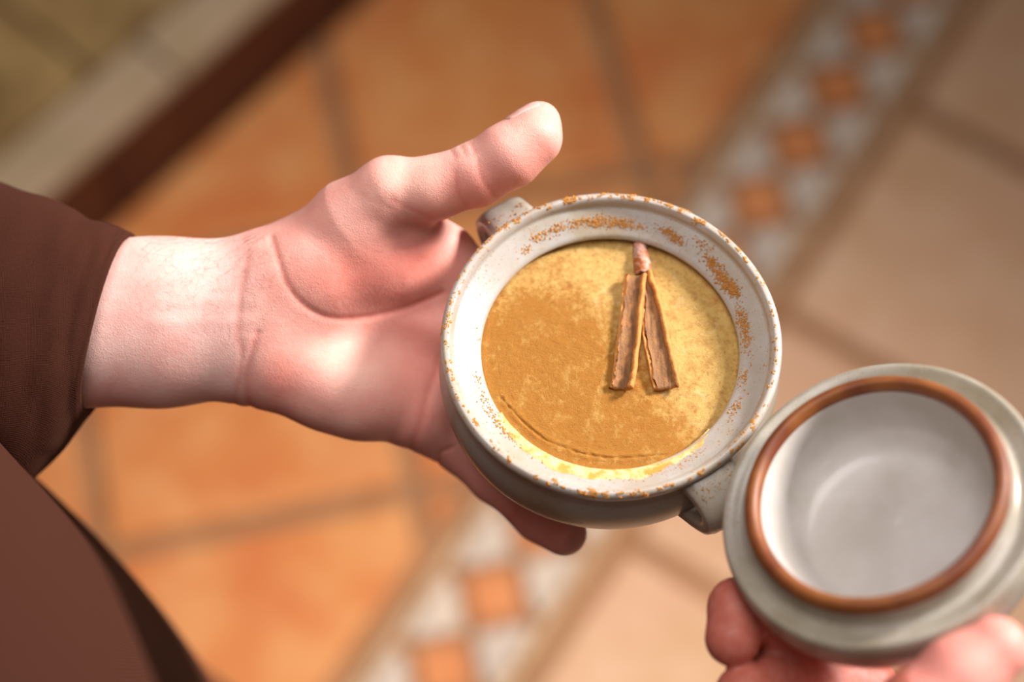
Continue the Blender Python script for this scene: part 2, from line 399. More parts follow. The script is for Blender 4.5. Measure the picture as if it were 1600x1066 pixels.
# --- the left hand, open under the bowl
LH_CREASES = [  # (polyline in sight-line px, depth mm, half width px, only where px is inside)
    (curve_pts([(425, 372), (436, 410), (450, 448), (480, 480), (519, 497), (575, 495), (631, 482), (690, 458)]), 1.5, 6.5),
    (curve_pts([(425, 430), (470, 560)]), 0.0, 5),
    (curve_pts([(388, 395), (378, 450), (372, 520), (378, 560), (366, 632)]), 0.8, 7),
    (curve_pts([(402, 520), (388, 570), (386, 610), (392, 640)]), 1.6, 7),
    (curve_pts([(747, 252), (752, 275), (762, 292), (776, 308)]), 0.7, 3.5),
    (curve_pts([(711, 268), (716, 300), (730, 326)]), 0.45, 4),
    (curve_pts([(612, 312), (648, 330), (690, 346)]), 0.5, 6),
    (curve_pts([(540, 290), (575, 312), (620, 330), (650, 352)]), 0.25, 4),
    (curve_pts([(706, 236), (712, 246)]), 0.7, 3), (curve_pts([(722, 230), (728, 243)]), 0.7, 3), (curve_pts([(736, 225), (743, 238)]), 0.7, 3),
    (curve_pts([(640, 700), (655, 670), (668, 620), (690, 560)]), 1.2, 9),
    (curve_pts([(684, 722), (690, 706), (704, 700)]), 1.4, 5),
    (curve_pts([(800, 812), (808, 792)]), 0.8, 5),
    (curve_pts([(455, 385), (520, 372), (600, 400)]), 0.12, 5),
]
def left_hand(p, crease=True):
    # forearm and wrist
    d = cap(p, hv(-20, 505, -38), hv(250, 504, -36), 33.5, 30.5, 0.74)
    d = smin(d, cap(p, hv(250, 504, -36), hv(395, 497, -35), 30.5, 29.8, 0.68), 6)
    # metacarpals
    d = smin(d, cap(p, hv(410, 568, -37), hv(560, 612, -38), 16, 17.2, 0.9), 9)          # hypothenar pad
    d = smin(d, cap(p, hv(520, 600, -38), hv(652, 640, -46), 16, 14.2), 8)
    d = smin(d, cap(p, hv(420, 530, -38), hv(700, 600, -49), 16, 12.5), 8)
    d = smin(d, cap(p, hv(430, 490, -38), hv(735, 520, -49), 16, 12.5), 8)
    d = smin(d, cap(p, hv(450, 450, -40), hv(724, 448, -54), 14, 13), 8)
    # thenar mound
    d = smin(d, cap(p, hv(448, 432, -34), hv(560, 368, -35), 18.5, 18.5), 12)
    d = smin(d, cap(p, hv(505, 430, -34), hv(600, 400, -39), 17.5, 15), 12)
    d = smin(d, cap(p, hv(590, 400, -34), hv(690, 418, -46), 14, 13.5), 9)
    # thumb
    th = chain(p, [(hv(556, 345, -28), 16.5), (hv(612, 303, -22), 12.7), (hv(672, 296, -19), 11.2), (hv(745, 272, -16), 11.6)], 4)
    th = smin(th, chain(p, [(hv(745, 272, -16), 11.6), (hv(793, 243, -14), 11.1), (hv(829, 213, -15), 9.3), (hv(844, 189, -16), 7.0)], 3), 2)
    th = smin(th, cap(p, hv(800, 244, -12), hv(836, 216, -12), 9.2, 8.8), 6)             # pad
    th = smin(th, cap(p, hv(602, 294, -22), hv(616, 296, -22), 9.2, 9.2), 5)             # knuckle
    d = smin(d, th, 6)
    d = smin(d, cap(p, hv(640, 352, -32), hv(695, 392, -45), 9.5, 9.5), 8)                # web
    # little finger
    lf = chain(p, [(hv(652, 648, -46), 13.2), (hv(716, 696, -54), 9.7), (hv(772, 748, -55), 9.0), (hv(822, 793, -52), 8.0), (hv(880, 832, -46), 7.9)], 3)
    lf = smin(lf, cap(p, hv(842, 812, -50), hv(882, 834, -46), 8.8, 7.9), 3)
    d = smin(d, lf, 4)
    # ring, middle and index fingers under the bowl
    for base, r0, pts in ((hv(700, 605, -50), 12, ((-40, -16, 62), (-18, -26, 70.5), (8, -34, 70.5))),
                          (hv(735, 520, -50), 12, ((-36, 4, 66), (-10, 0, 71), (18, -4, 70.5))),
                          (hv(724, 450, -51), 12.5, ((-34, 26, 62), (-12, 26, 70.5), (10, 22, 70.5)))):
        ch = [(base, r0), (B(*pts[0]), 9.6), (B(*pts[1]), 8.6), (B(*pts[2]), 7.6)]
        d = smin(d, chain(p, ch, 3), 4)
    uv = proj(p)
    # hollow of the palm and tendons of the wrist
    d = d + 1.5 * np.exp(-(((uv[:, 0] - 590) / 75) ** 2 + ((uv[:, 1] - 520) / 38) ** 2))
    d = d - 0.35 * np.exp(-(segd(uv, [(250, 470), (395, 470)]) / 13) ** 2) - 0.3 * np.exp(-(segd(uv, [(240, 505), (390, 500)]) / 11) ** 2)
    d = d + 0.3 * np.exp(-(((uv[:, 0] - 640) / 26) ** 2 + ((uv[:, 1] - 405) / 30) ** 2)) - 0.3 * np.exp(-(((uv[:, 0] - 672) / 22) ** 2 + ((uv[:, 1] - 398) / 22) ** 2))
    if crease:
        for pl, dep, wd in LH_CREASES:
            if dep <= 0: continue
            s = segd(uv, pl); d = d + 0.32 * dep * np.exp(-(s / (0.75 * wd)) ** 2) + 0.17 * dep * np.exp(-(s / (2.6 * wd)) ** 2)
    # the flesh gives way to the pot
    d = smax(d, -(bowl_sdf(p) - 0.15), 0.8)
    d = smax(d, -(handle_sdf(p, AZ2) - 0.2), 0.8)
    return d
lo = np.array([hv(60, 0)[0], hv(0, 905, -70)[1], -760.0]); hi = np.array([hv(925, 0, -60)[0], hv(0, 140, -30)[1], -660.0])
LV, LQ = sculpt(left_hand, lo, hi, 0.95, 2)

# --- lid frame (held by the other hand)
LC = hv(1362, 761, 66)                                     # ring centre
LN = np.array([-0.388, 0.553, 0.737]); LN /= np.linalg.norm(LN)
LX = np.cross([0.819, 0.574, 0], LN); LX = np.cross(LN, LX); LX /= np.linalg.norm(LX)
LY = np.cross(LN, LX)
RINGH = 8.2
LS = 0.965
LO = LC - LN * RINGH * LS                                       # shelf plane centre
LID = [(44.2, RINGH - 1.6), (44.6, 3.5), (44.8, 0.0), (46.2, -1.6), (48.5, -1.9), (51.0, -0.7), (53.0, -0.2), (54.2, -0.9), (55.0, -3.2), (55.4, -8), (55.0, -13), (52.4, -18.5), (46.5, -22.5), (38, -26.3), (26, -28.6), (13, -29.4)]
LIDSOLID = [(0, RINGH), (42, RINGH)] + LID + [(0, -29.4)]
KNOB = [(12.5, -28.6), (10.8, -31), (10.2, -34), (11.6, -37.5), (14.4, -40.2), (15.2, -43), (13.4, -45.6), (8, -46.8), (0, -47)]
def lid_sdf(p):
    q = (p - LO) / LS; h = q @ LN; rad = q - h[:, None] * LN; r = np.linalg.norm(rad, axis=1)
    return np.minimum(polysdf(r, h, LIDSOLID), polysdf(r, h, [(0, -28)] + KNOB))
def LP(x, y, h): return LO + x * LX + y * LY + h * LN
def right_hand(p):
    d = cap(p, hv(1275, 1330, 40), hv(1390, 1245, 62), 27, 26)
    d = smin(d, cap(p, hv(1250, 1520, 20), hv(1300, 1330, 40), 27, 26), 12)
    d = smin(d, cap(p, hv(1200, 1800, 0), hv(1250, 1520, 20), 30, 27), 12)
    # thumb along the lid edge
    th = chain(p, [(hv(1390, 1200, 92), 17), (hv(1440, 1120, 96), 14), (hv(1502, 1058, 96), 12.2), (hv(1556, 1014, 96), 9.8)], 4)
    d = smin(d, th, 8)
    # forefinger bent round the lid rim, tip down
    f1 = chain(p, [(hv(1290, 1220, 50), 13), (hv(1290, 1080, 34), 10.2), (hv(1215, 975, 36), 9.6), (hv(1153, 950, 40), 9.6), (hv(1145, 998, 47), 9.2)], 2.5)
    d = smin(d, f1, 3)
    f2 = chain(p, [(hv(1330, 1240, 46), 13), (hv(1350, 1080, 26), 11.5), (hv(1240, 1050, 34), 11.2), (hv(1165, 1088, 48), 9.8), (hv(1162, 1140, 56), 8.8)], 2.5)
    d = smin(d, f2, 1.5)
    f3 = chain(p, [(hv(1340, 1280, 44), 13), (hv(1330, 1180, 26), 10), (hv(1225, 1160, 34), 9.6), (hv(1180, 1190, 48), 8.8), (hv(1200, 1230, 54), 8.2)], 2.5)
    d = smin(d, f3, 1.5)
    f4 = chain(p, [(hv(1310, 1330, 44), 12), (hv(1290, 1250, 30), 9), (hv(1220, 1250, 38), 8.2), (hv(1200, 1290, 48), 7.4)], 2.5)
    d = smin(d, f4, 1.5)
    d = smax(d, -(lid_sdf(p) - 0.2), 0.8)
    return d
lo = np.array([hv(1060, 0, 0)[0], hv(0, 1640, 20)[1], -700.0]); hi = np.array([hv(1640, 0, 60)[0], hv(0, 890, 60)[1], -545.0])
RV, RQ = sculpt(right_hand, lo, hi, 1.7, 1)

# --- arms and trunk inside the habit, coarse
def W2C(p): return (np.atleast_2d(np.asarray(p, float)) - np.array([0, 0, CAMH])) @ R3 * 1000.0
TCX, TCY = -0.357, 0.105
def trunk(p):      # world mm
    d = cap(p, (TCX * 1000, TCY * 1000, 860), (TCX * 1000 - 10, TCY * 1000, 1250), 135, 150)
    d = smin(d, cap(p, (-360, 250, 1330), (-350, -60, 1330), 60, 60), 60)
    d = smin(d, cap(p, (-362, 105, 1330), (-355, 105, 1460), 62, 54), 30)
    L1 = C2W(hv(40, 505, -38))[0] * 1000
    d = smin(d, cap(p, (-360, 260, 1330), (-350, 320, 985), 52, 40), 25)
    d = smin(d, cap(p, (-350, 320, 985), L1, 40, 28), 15)
    L2 = C2W(hv(1240, 1640, 12))[0] * 1000
    d = smin(d, cap(p, (-350, -80, 1330), (-180, -200, 1030), 52, 40), 25)
    d = smin(d, cap(p, (-180, -200, 1030), L2, 40, 27), 15)
    return d
TV, TQ = surface_nets(trunk, np.array([-560., -290., 700.]), np.array([240., 400., 1530.]), 14.0)

allV = np.concatenate([C2W(LV), C2W(RV), TV / 1000.0]); allQ = np.concatenate([LQ, RQ + len(LV), TQ + len(LV) + len(RV)])
PB = Vector((TCX, TCY, 0.0))
person = tag(empty('person', PB), 'person in brown habit holding a grey pot in one hand, its lid in the other', 'person')
bodym = bpy.data.meshes.new('body')
bodym.from_pydata((allV - np.array(PB)).tolist(), [], allQ.tolist()); bodym.update()
body = link('body', bodym, M['skin'], person)
# skin colour by area: redder pads, paler wrist, lighter and darker patches
def lin(r, g, b): return np.array(srgb(r, g, b)[:3])
base = np.tile(lin(250, 188, 174), (len(allV), 1))
uvL = proj(LV)
def blob(u, v, su, sv): return np.exp(-(((uvL[:, 0] - u) / su) ** 2 + ((uvL[:, 1] - v) / sv) ** 2))
bl = base[:len(LV)]
def mixc(wt, c):
    global bl
    wt = np.clip(wt, 0, 1)[:, None]; bl = bl * (1 - wt) + np.array(c) * wt
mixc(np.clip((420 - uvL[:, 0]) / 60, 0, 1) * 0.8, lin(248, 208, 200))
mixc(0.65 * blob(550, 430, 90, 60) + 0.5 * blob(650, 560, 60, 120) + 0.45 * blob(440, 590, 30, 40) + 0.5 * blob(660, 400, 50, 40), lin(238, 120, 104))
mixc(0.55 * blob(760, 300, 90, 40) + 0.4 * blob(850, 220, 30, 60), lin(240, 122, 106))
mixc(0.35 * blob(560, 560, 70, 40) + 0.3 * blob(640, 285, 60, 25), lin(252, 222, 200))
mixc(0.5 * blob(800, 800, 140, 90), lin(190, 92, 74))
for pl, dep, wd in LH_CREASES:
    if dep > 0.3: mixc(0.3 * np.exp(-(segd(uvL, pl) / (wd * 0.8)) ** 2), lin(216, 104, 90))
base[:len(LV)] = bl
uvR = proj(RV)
base[len(LV):len(LV) + len(RV)] = np.where((uvR[:, 0] < 1420)[:, None], lin(186, 100, 82), lin(240, 158, 146))  # all but the thumb darker: the lid's shade painted into the skin
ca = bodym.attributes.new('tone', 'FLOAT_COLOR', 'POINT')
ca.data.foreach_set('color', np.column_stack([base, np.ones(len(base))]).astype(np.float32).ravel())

def project(fn, pts, d, off=0.0, maxit=60):
    p = np.array(pts, float); d = np.array(d, float); d /= np.linalg.norm(d)
    for _ in range(maxit): p = p + d * (fn(p)[:, None]) * 0.8
    return p - d * off
# thumb nail: a thin curved plate lying on the far upper side of the thumb tip
def nail(center, along, nrm, length, width, fn, parent):
    along = np.array(along, float); nrm = np.array(nrm, float); nrm /= np.linalg.norm(nrm)
    along -= nrm * (along @ nrm); along /= np.linalg.norm(along); side = np.cross(nrm, along)
    nu, nvv = 15, 13; P = []
    for i in range(nu):
        for j in range(nvv):
            a = (i / (nu - 1) * 2 - 1); b = (j / (nvv - 1) * 2 - 1)
            ww = math.sqrt(max(0, 1 - 0.30 * abs(a) ** 3)); ll = math.sqrt(max(0, 1 - 0.25 * b * b))
            P.append(center + along * (a * length / 2 * ll) + side * (b * width / 2 * ww) + nrm * 6)
    P = project(fn, P, -nrm, 0.0)
    top = P + nrm * np.array([0.35 - 0.25 * max(abs(i / (nu - 1) * 2 - 1), abs(j / (nvv - 1) * 2 - 1)) ** 6 for i in range(nu) for j in range(nvv)])[:, None]
    bot = P - nrm * 0.5
    V = np.concatenate([top, bot]); n = nu * nvv; F = []
    for i in range(nu - 1):
        for j in range(nvv - 1):
            a = i * nvv + j; F.append((a, a + nvv, a + nvv + 1, a + 1)); F.append((n + a, n + a + 1, n + a + nvv + 1, n + a + nvv))
    rim = [j for j in range(nvv)] + [i * nvv + nvv - 1 for i in range(1, nu)] + [(nu - 1) * nvv + j for j in range(nvv - 2, -1, -1)] + [i * nvv for i in range(nu - 2, 0, -1)]
    for a, b in zip(rim, rim[1:] + rim[:1]): F.append((a, b, n + b, n + a))
    me = mesh('nail', C2W(V) - np.array(PB), F); return link('nail', me, M['nail'], parent)
nail(hv(822, 183, -15), (0.70, 0.70, -0.05), (-0.60, 0.70, 0.42), 13.5, 11.5, left_hand, person)

# ------------------------------------------------------------------ sleeves and robe
def loft(name, rings, mat, parent, closed_ends=(False, False), nphi=72, thick=0.0016, org=PB, sub=0):
    V = []; F = []; m = len(rings)
    for r in rings: V += list(r)
    for i in range(m - 1):
        for j in range(nphi):
            k = (j + 1) % nphi; F.append((i * nphi + j, i * nphi + k, (i + 1) * nphi + k, (i + 1) * nphi + j))
    for e, on in enumerate(closed_ends):
        if on:
            b = 0 if e == 0 else (m - 1) * nphi; V.append(np.mean(rings[0 if e == 0 else -1], axis=0)); c = len(V) - 1
            for j in range(nphi):
                k = (j + 1) % nphi; F.append((c, b + k, b + j) if e == 0 else (c, b + j, b + k))
    me = mesh(name, np.array(V) - np.array(org), F); o = link(name, me, mat, parent)
    if thick:
        s = o.modifiers.new('thickness', 'SOLIDIFY'); s.thickness = thick; s.offset = 0
    return o
def spline_rings(keys, n):                                   # keys: arrays (K,D) -> (n,D) Catmull-Rom
    K = np.array(keys, float); K2 = np.vstack([2 * K[0] - K[1], K, 2 * K[-1] - K[-2]]); out = []
    for s in np.linspace(0, len(K) - 1, n):
        i = min(int(s), len(K) - 2); t = s - i; a, b, c, d = K2[i], K2[i + 1], K2[i + 2], K2[i + 3]
        out.append(0.5 * (2 * b + (c - a) * t + (2 * a - 5 * b + 4 * c - d) * t * t + (3 * b - a - 3 * c + d) * t ** 3))
    return np.array(out)
def ring_from(row, nphi=72, fold=0.0, seed=0.0, s=0.0):
    c, A, Bv = row[0:3], row[3:6], row[6:9]; R = []
    for j in range(nphi):
        ph = 2 * math.pi * j / nphi; cc, ss = math.cos(ph), math.sin(ph)
        k = 1.0 + fold * (mnoise.noise(Vector((cc * 1.4 + seed, ss * 1.4, s * 1.6))) + 0.5 * mnoise.noise(Vector((cc * 3.2, ss * 3.2 + seed, s * 2.5))))
        e = (abs(cc) ** 2.3 + abs(ss) ** 2.3) ** (-1 / 2.3) if True else 1
        R.append(c + (A * cc + Bv * ss) * k * e)
    return np.array(R)
def key_px(top, bot, dz, hd, lean=0.0):
    a = C2W(hv(top[0], top[1], dz))[0]; b = C2W(hv(bot[0], bot[1], dz))[0]; bk = np.array([0, -st, ct]) * hd / 1000
    return np.concatenate([(a + b) / 2, (a - b) / 2, bk])
kl = [key_px((203, 366), (134, 647), -37, 29), key_px((188, 360), (122, 662), -38, 31), key_px((150, 345), (92, 700), -40, 36), key_px((100, 325), (38, 754), -44, 42),
      key_px((0, 293), (-70, 800), -52, 50), key_px((-200, 240), (-270, 850), -62, 58), key_px((-450, 200), (-520, 880), -75, 66)]
kl += [np.concatenate([(-0.345, 0.315, 0.965), (0.02, 0.075, 0.05), (-0.075, 0.0, 0.055)]),
       np.concatenate([(-0.372, 0.30, 1.08), (0.0, 0.085, 0.02), (-0.085, 0.0, 0.01)]),
       np.concatenate([(-0.365, 0.27, 1.22), (0.0, 0.08, 0.02), (-0.085, 0.0, 0.01)]),
       np.concatenate([(-0.357, 0.20, 1.34), (0.0, 0.07, 0.05), (-0.085, 0.0, 0.01)])]
rows = spline_rings(kl, 90)
rings = [ring_from(r, fold=0.035 * min(1, i / 12), seed=3.1, s=i * 0.09) for i, r in enumerate(rows)]
inner = [ring_from(rows[i] * np.concatenate([np.ones(3), np.full(6, 0.955)]), fold=0.02 * min(1, i / 12), seed=3.1, s=i * 0.09) for i in (6, 4, 2, 1)]
edge0 = ring_from(rows[0] * np.concatenate([np.ones(3), np.full(6, 0.965)]))
slv = loft('sleeve', inner + [edge0] + rings, M['cloth'], person)
# hem stitching line on the cuff
def tube(name, pts, r, mat, parent, n=6, org=PB, closed=False):
    P = [np.array(p, float) for p in pts]; V = []; F = []; m = len(P)
    for i in range(m):
        a = P[i - 1] if (i or closed) else P[i]; b = P[(i + 1) % m] if (i < m - 1 or closed) else P[i]
        t = Vector(b - a).normalized(); u = t.orthogonal().normalized(); v = t.cross(u)
        ri = r[i] if hasattr(r, '__len__') else r
        for k in range(n):
            ph = 2 * math.pi * k / n; V.append(P[i] + np.array((u * math.cos(ph) + v * math.sin(ph)) * ri))
    for i in range(m if closed else m - 1):
        for k in range(n):
            kk = (k + 1) % n; ii = (i + 1) % m; F.append((i * n + k, i * n + kk, ii * n + kk, ii * n + k))
    if not closed: F += [tuple(range(n - 1, -1, -1)), tuple(range((m - 1) * n, m * n))]
    return link(name, mesh(name, np.array(V) - np.array(org), F), mat, parent)
hem = ring_from(rows[1] * np.concatenate([np.ones(3), np.full(6, 1.004)]), fold=0.035 / 12, seed=3.1, s=0.09)
tube('sleeve_hem', hem, 0.0007, M['seam'], person, closed=True)
# robe
rk = [(0.03, .34, .34), (0.30, .305, .305), (0.55, .268, .268), (0.70, .262, .260), (0.82, .255, .253), (0.95, .240, .238), (1.10, .225, .23), (1.25, .20, .225), (1.36, .16, .20), (1.44, .095, .11), (1.47, .07, .07)]
rr_ = spline_rings(rk, 110); rings = []
for i, (z, rx, ry) in enumerate(rr_):
    R = []; fa = 0.011 * max(0.15, min(1, (1.05 - z) / 0.5))
    for j in range(180):
        ph = 2 * math.pi * j / 180; cc, ss = math.cos(ph), math.sin(ph)
        f = 1 + fa * (mnoise.noise(Vector((cc * 3.0, ss * 3.0, z * 0.7))) + 0.6 * mnoise.noise(Vector((cc * 8, ss * 8, z * 1.1 + 5))))
        R.append(np.array([TCX + rx * cc * f, TCY + ry * ss * f, z]))
    rings.append(np.array(R))
loft('robe', rings, M['cloth'], person, nphi=180, thick=0.0022)
# the other sleeve, beyond the frame's lower edge
def kw(c, A, Bv): return np.concatenate([c, A, Bv])
e2 = C2W(hv(1215, 1700, 8))[0]; el = np.array([-0.18, -0.20, 1.02]); ax = (el - e2) / np.linalg.norm(el - e2); sx = np.cross(ax, [0, 0, 1]); sx /= np.linalg.norm(sx); sz = np.cross(sx, ax)
rows2 = spline_rings([kw(e2, sx * .040, sz * .036), kw(e2 * .75 + el * .25, sx * .052, sz * .05), kw(e2 * .3 + el * .7, sx * .065, sz * .06), kw(el + np.array([-.03, .01, .01]), sx * .075, sz * .072),
                      kw(np.array([-.25, -.15, 1.15]), sx * .08, np.array([.06, .03, .05])), kw(np.array([-.33, -.06, 1.32]), np.array([0, .075, .05]), np.array([.08, 0, .0]))], 50)
loft('sleeve', [ring_from(r, fold=0.03, seed=8.0, s=i * .1) for i, r in enumerate(rows2)], M['cloth'], person)

# fine dark hairs on the wrist
hairs_V = []; hairs_F = []
def hair(p0, d0, length, r=0.03):
    pts = []; p = np.array(p0, float); d = np.array(d0, float)
    for i in range(6):
        pts.append(p.copy()); d = d + RNG.normal(0, 0.16, 3); d /= np.linalg.norm(d); p = p + d * length / 5
    for i, q in enumerate(pts):
        rr = r * (1 - 0.75 * i / 5); t = Vector(pts[min(i + 1, 5)] - pts[max(i - 1, 0)]).normalized(); u = t.orthogonal().normalized(); v = t.cross(u)
        for k in range(3):
            ph = 2 * math.pi * k / 3; hairs_V.append(q + np.array((u * math.cos(ph) + v * math.sin(ph)) * rr))
    b = len(hairs_V) - 18
    for i in range(5):
        for k in range(3): kk = (k + 1) % 3; hairs_F.append((b + i * 3 + k, b + i * 3 + kk, b + i * 3 + 3 + kk, b + i * 3 + 3 + k))
cands = []
for _ in range(230):
    u = RNG.uniform(190, 410); v = 368 + abs(RNG.normal(0, 62))
    if v < 560: cands.append(hv(u, v, 8))
for _ in range(70): cands.append(hv(RNG.uniform(190, 400), RNG.uniform(362, 376), 8))
cands = np.array(cands); P = project(lambda q: left_hand(q, False), cands, (0, 0, -1)); okm = np.abs(left_hand(P, False)) < 0.3; P = P[okm]
G = grad(lambda q: left_hand(q, False), P); G /= np.linalg.norm(G, axis=1)[:, None]
for p_, g_ in zip(P, G):
    d0 = np.array([RNG.normal(0.5, 0.5), RNG.normal(-0.3, 0.6), 0]); d0 -= g_ * (d0 @ g_); d0 = d0 / (np.linalg.norm(d0) + 1e-6) + g_ * RNG.uniform(0.1, 0.45)
    hair(p_, d0, RNG.uniform(4, 9))
link('arm_hair', mesh('arm_hair', C2W(hairs_V) - np.array(PB), hairs_F), M['hair'], person)['kind'] = 'stuff'

# ------------------------------------------------------------------ the pot
def lathe(name, prof, mat, parent, n=160, wob=0.0, seed=0.0, cap_first=False, cap_last=False):
    while prof[0][0] < 0.05: prof = prof[1:]; cap_first = True   # closed by a fan at the axis
    while prof[-1][0] < 0.05: prof = prof[:-1]; cap_last = True
    V = []; F = []; m = len(prof)
    for i, (r, z) in enumerate(prof):
        for j in range(n):
            ph = 2 * math.pi * j / n; k = 1 + wob * 0.5 * (math.sin(2 * ph + seed + z * 0.02) + 0.6 * math.sin(3 * ph + 2 * seed) + 0.3 * math.sin(7 * ph + z * 0.05))
            zz = z + wob * 14 * (math.sin(2 * ph + 1 + seed) + 0.5 * math.sin(5 * ph + seed))
            V.append((r * k * math.cos(ph) / 1000, r * k * math.sin(ph) / 1000, zz / 1000))
    for i in range(m - 1):
        for j in range(n):
            k = (j + 1) % n; F.append((i * n + j, (i + 1) * n + j, (i + 1) * n + k, i * n + k))
    for on, i in ((cap_first, 0), (cap_last, m - 1)):
        if on:
            V.append((0, 0, prof[i][1] / 1000)); c = len(V) - 1
            for j in range(n):
                k = (j + 1) % n; F.append((c, i * n + j, i * n + k) if i == 0 else (c, i * n + k, i * n + j))
    return link(name, mesh(name, V, F), mat, parent)
def dense(prof, n=90):
    P = np.array(prof, float); s = np.concatenate([[0], np.cumsum(np.linalg.norm(np.diff(P, axis=0), axis=1))])
    K = np.vstack([2 * P[0] - P[1], P, 2 * P[-1] - P[-2]]); out = []
    per = max(2, n // len(P))
    for i in range(len(P) - 1):
        for k in range(per):
            t = k / per; a, b, c, d = K[i], K[i + 1], K[i + 2], K[i + 3]
            q = 0.5 * (2 * b + (c - a) * t + (2 * a - 5 * b + 4 * c - d) * t * t + (3 * b - a - 3 * c + d) * t ** 3); out.append((max(0.0, q[0]), q[1]))
    out.append(tuple(P[-1])); return out
inner_prof = [(0, -53), (20, -52.6), (38, -49), (48, -41), (53, -31), (53.5, -23), (50.5, -17), (47.4, -13), (46.0, -10.6), (45.9, -9.6), (46.7, -8.6), (48.6, -7.6), (51.6, -5.9), (54.4, -4.4), (55.7, -3.6), (56.2, -1.6), (57.1, -0.3)]
outer_prof = [(58.3, 0.05), (59.4, -0.5), (60, -1.8), (59.9, -3.6), (59.2, -4.9), (58.3, -5.7), (58.3, -7.0), (59.6, -11), (61.0, -17), (61.2, -23), (60.1, -30), (57.3, -37), (52.4, -44), (46, -50), (41, -55), (38.5, -59), (38, -61.5), (37, -62), (35, -62), (34, -60.5), (20, -60), (0, -60)]
pot = tag(empty('pot', BW - np.array([0, 0, 0.062])), 'round grey speckled stoneware pot with two side handles, resting on the open palm', 'pot')
pot_up = 0.062
def to_pot(o): o.location = (0, 0, pot_up); return o
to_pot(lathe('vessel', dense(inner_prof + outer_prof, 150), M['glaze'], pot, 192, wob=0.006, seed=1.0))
def handle(az):
    path = [(55.5, -9.0), (61, -9.2), (65.5, -10.4), (69.3, -13), (70.8, -17.5), (69.8, -22), (66.5, -26), (62, -29), (56, -30.5)]
    cx = spline_rings(path, 26); V = []; F = []; n = 20
    for i, (r, z) in enumerate(cx):
        a = cx[max(i - 1, 0)]; b = cx[min(i + 1, len(cx) - 1)]; t = (b - a) / np.linalg.norm(b - a); nn = np.array([-t[1], t[0]])
        s = i / (len(cx) - 1); wd = 9.4 + 1.8 * (2 * s - 1) ** 4; tk = 3.8 + 0.9 * (2 * s - 1) ** 4
        for k in range(n):
            ph = 2 * math.pi * k / n; c_, s_ = math.cos(ph), math.sin(ph)
            e = (abs(c_) ** 4 + abs(s_) ** 4) ** (-0.25); w_ = c_ * e * wd; h_ = s_ * e * tk + 0.35 * mnoise.noise(Vector((s * 4, c_ * 2, az)))
            rr = r + nn[0] * h_; zz = z + nn[1] * h_
            x = rr * math.cos(az) - w_ * math.sin(az); y = rr * math.sin(az) + w_ * math.cos(az); V.append((x / 1000, y / 1000, zz / 1000))
    for i in range(len(cx) - 1):
        for k in range(n):
            kk = (k + 1) % n; F.append((i * n + k, i * n + kk, (i + 1) * n + kk, (i + 1) * n + k))
    F += [tuple(range(n - 1, -1, -1)), tuple(range((len(cx) - 1) * n, len(cx) * n))]
    return to_pot(link('handle', mesh('handle', V, F), M['glaze_pot_handle'], pot))
handle(AZ1); handle(AZ2)

# ------------------------------------------------------------------ the dessert
HC = 13.2                                                   # cream level below the rim, mm
nr, nt = 150, 320; V = []; F = []
cxy = [bxy(u, v, HC) for u, v in ((780, 620), (830, 672), (880, 700), (950, 716), (1040, 712))]
ridge = curve_pts(cxy, 8)
XY = []
for i in range(1, nr + 1):
    r = 47.0 * (i / nr) ** 0.8
    for j in range(nt): ph = 2 * math.pi * j / nt; XY.append((r * math.cos(ph), r * math.sin(ph)))
XY = np.array([(0, 0)] + XY)
def sstep(x, a, b): t = np.clip((x - a) / (b - a), 0, 1); return t * t * (3 - 2 * t)
side = XY @ np.array([0.86, 0.50])                           # powder lies thick towards the lower left
pw = 1 - sstep(side, -6, 20)
far = np.clip(-(XY[:, 0] * -0.35 + XY[:, 1] * -0.93), -60, 60)
pw *= 1 - 0.65 * sstep(XY[:, 1], 14, 34)
pw = np.clip(pw + 0.35 * sstep(-XY[:, 1], 26, 40), 0, 1)
rd = segd(XY, ridge)
hz = np.array([0.25 * mnoise.noise(Vector((x * 0.09, y * 0.09, 0))) + 0.12 * mnoise.noise(Vector((x * 0.35, y * 0.35, 3))) for x, y in XY])
fine_ = np.array([mnoise.noise(Vector((x * 1.7, y * 1.7, 7.5))) + 0.8 * mnoise.noise(Vector((x * 3.3, y * 3.3, 9.5))) for x, y in XY])
R_ = np.linalg.norm(XY, axis=1)
inside_ridge = segd(XY, [(0, 0), (0.1, 0)])
hz += fine_ * (0.03 + 0.055 * pw) + 0.45 * pw
rr_n = np.array([mnoise.noise(Vector((x * 0.5, y * 0.5, 21))) for x, y in XY])
hz += 0.22 * np.exp(-(((rd + rr_n * 0.5) - 0.9) / 0.9) ** 2) - 0.40 * np.exp(-((rd + rr_n * 0.9) / 0.35) ** 2)
hz += 0.5 * sstep(R_, 43, 47)
V = np.column_stack([XY, hz]) / 1000
for j in range(nt): F.append((0, 1 + j, 1 + (j + 1) % nt))
for i in range(nr - 1):
    for j in range(nt): k = (j + 1) % nt; a = 1 + i * nt; F.append((a + j, a + nt + j, a + nt + k, a + k))
nb = len(V); und = [(x / 1000 * 0.96, y / 1000 * 0.96, -0.012) for x, y in XY[-nt:]]; V = np.vstack([V, und, [(0, 0, -0.012)]]); a = nb - nt
for j in range(nt):
    k = (j + 1) % nt; F.append((a + j, nb + j, nb + k, a + k)); F.append((nb + nt, nb + k, nb + j))
cm = mesh('custard', V, F)
at = cm.attributes.new('powder', 'FLOAT', 'POINT'); at.data.foreach_set('value', np.concatenate([pw, np.zeros(nt + 1)]).astype(np.float32))
t = NT('cinnamon_custard'); pa = t.attr('powder').outputs['Fac']
cl = t.noise(95, 4, 0.65); fi = t.noise(800, 3, 0.6); mid = t.noise(300, 3, 0.6)
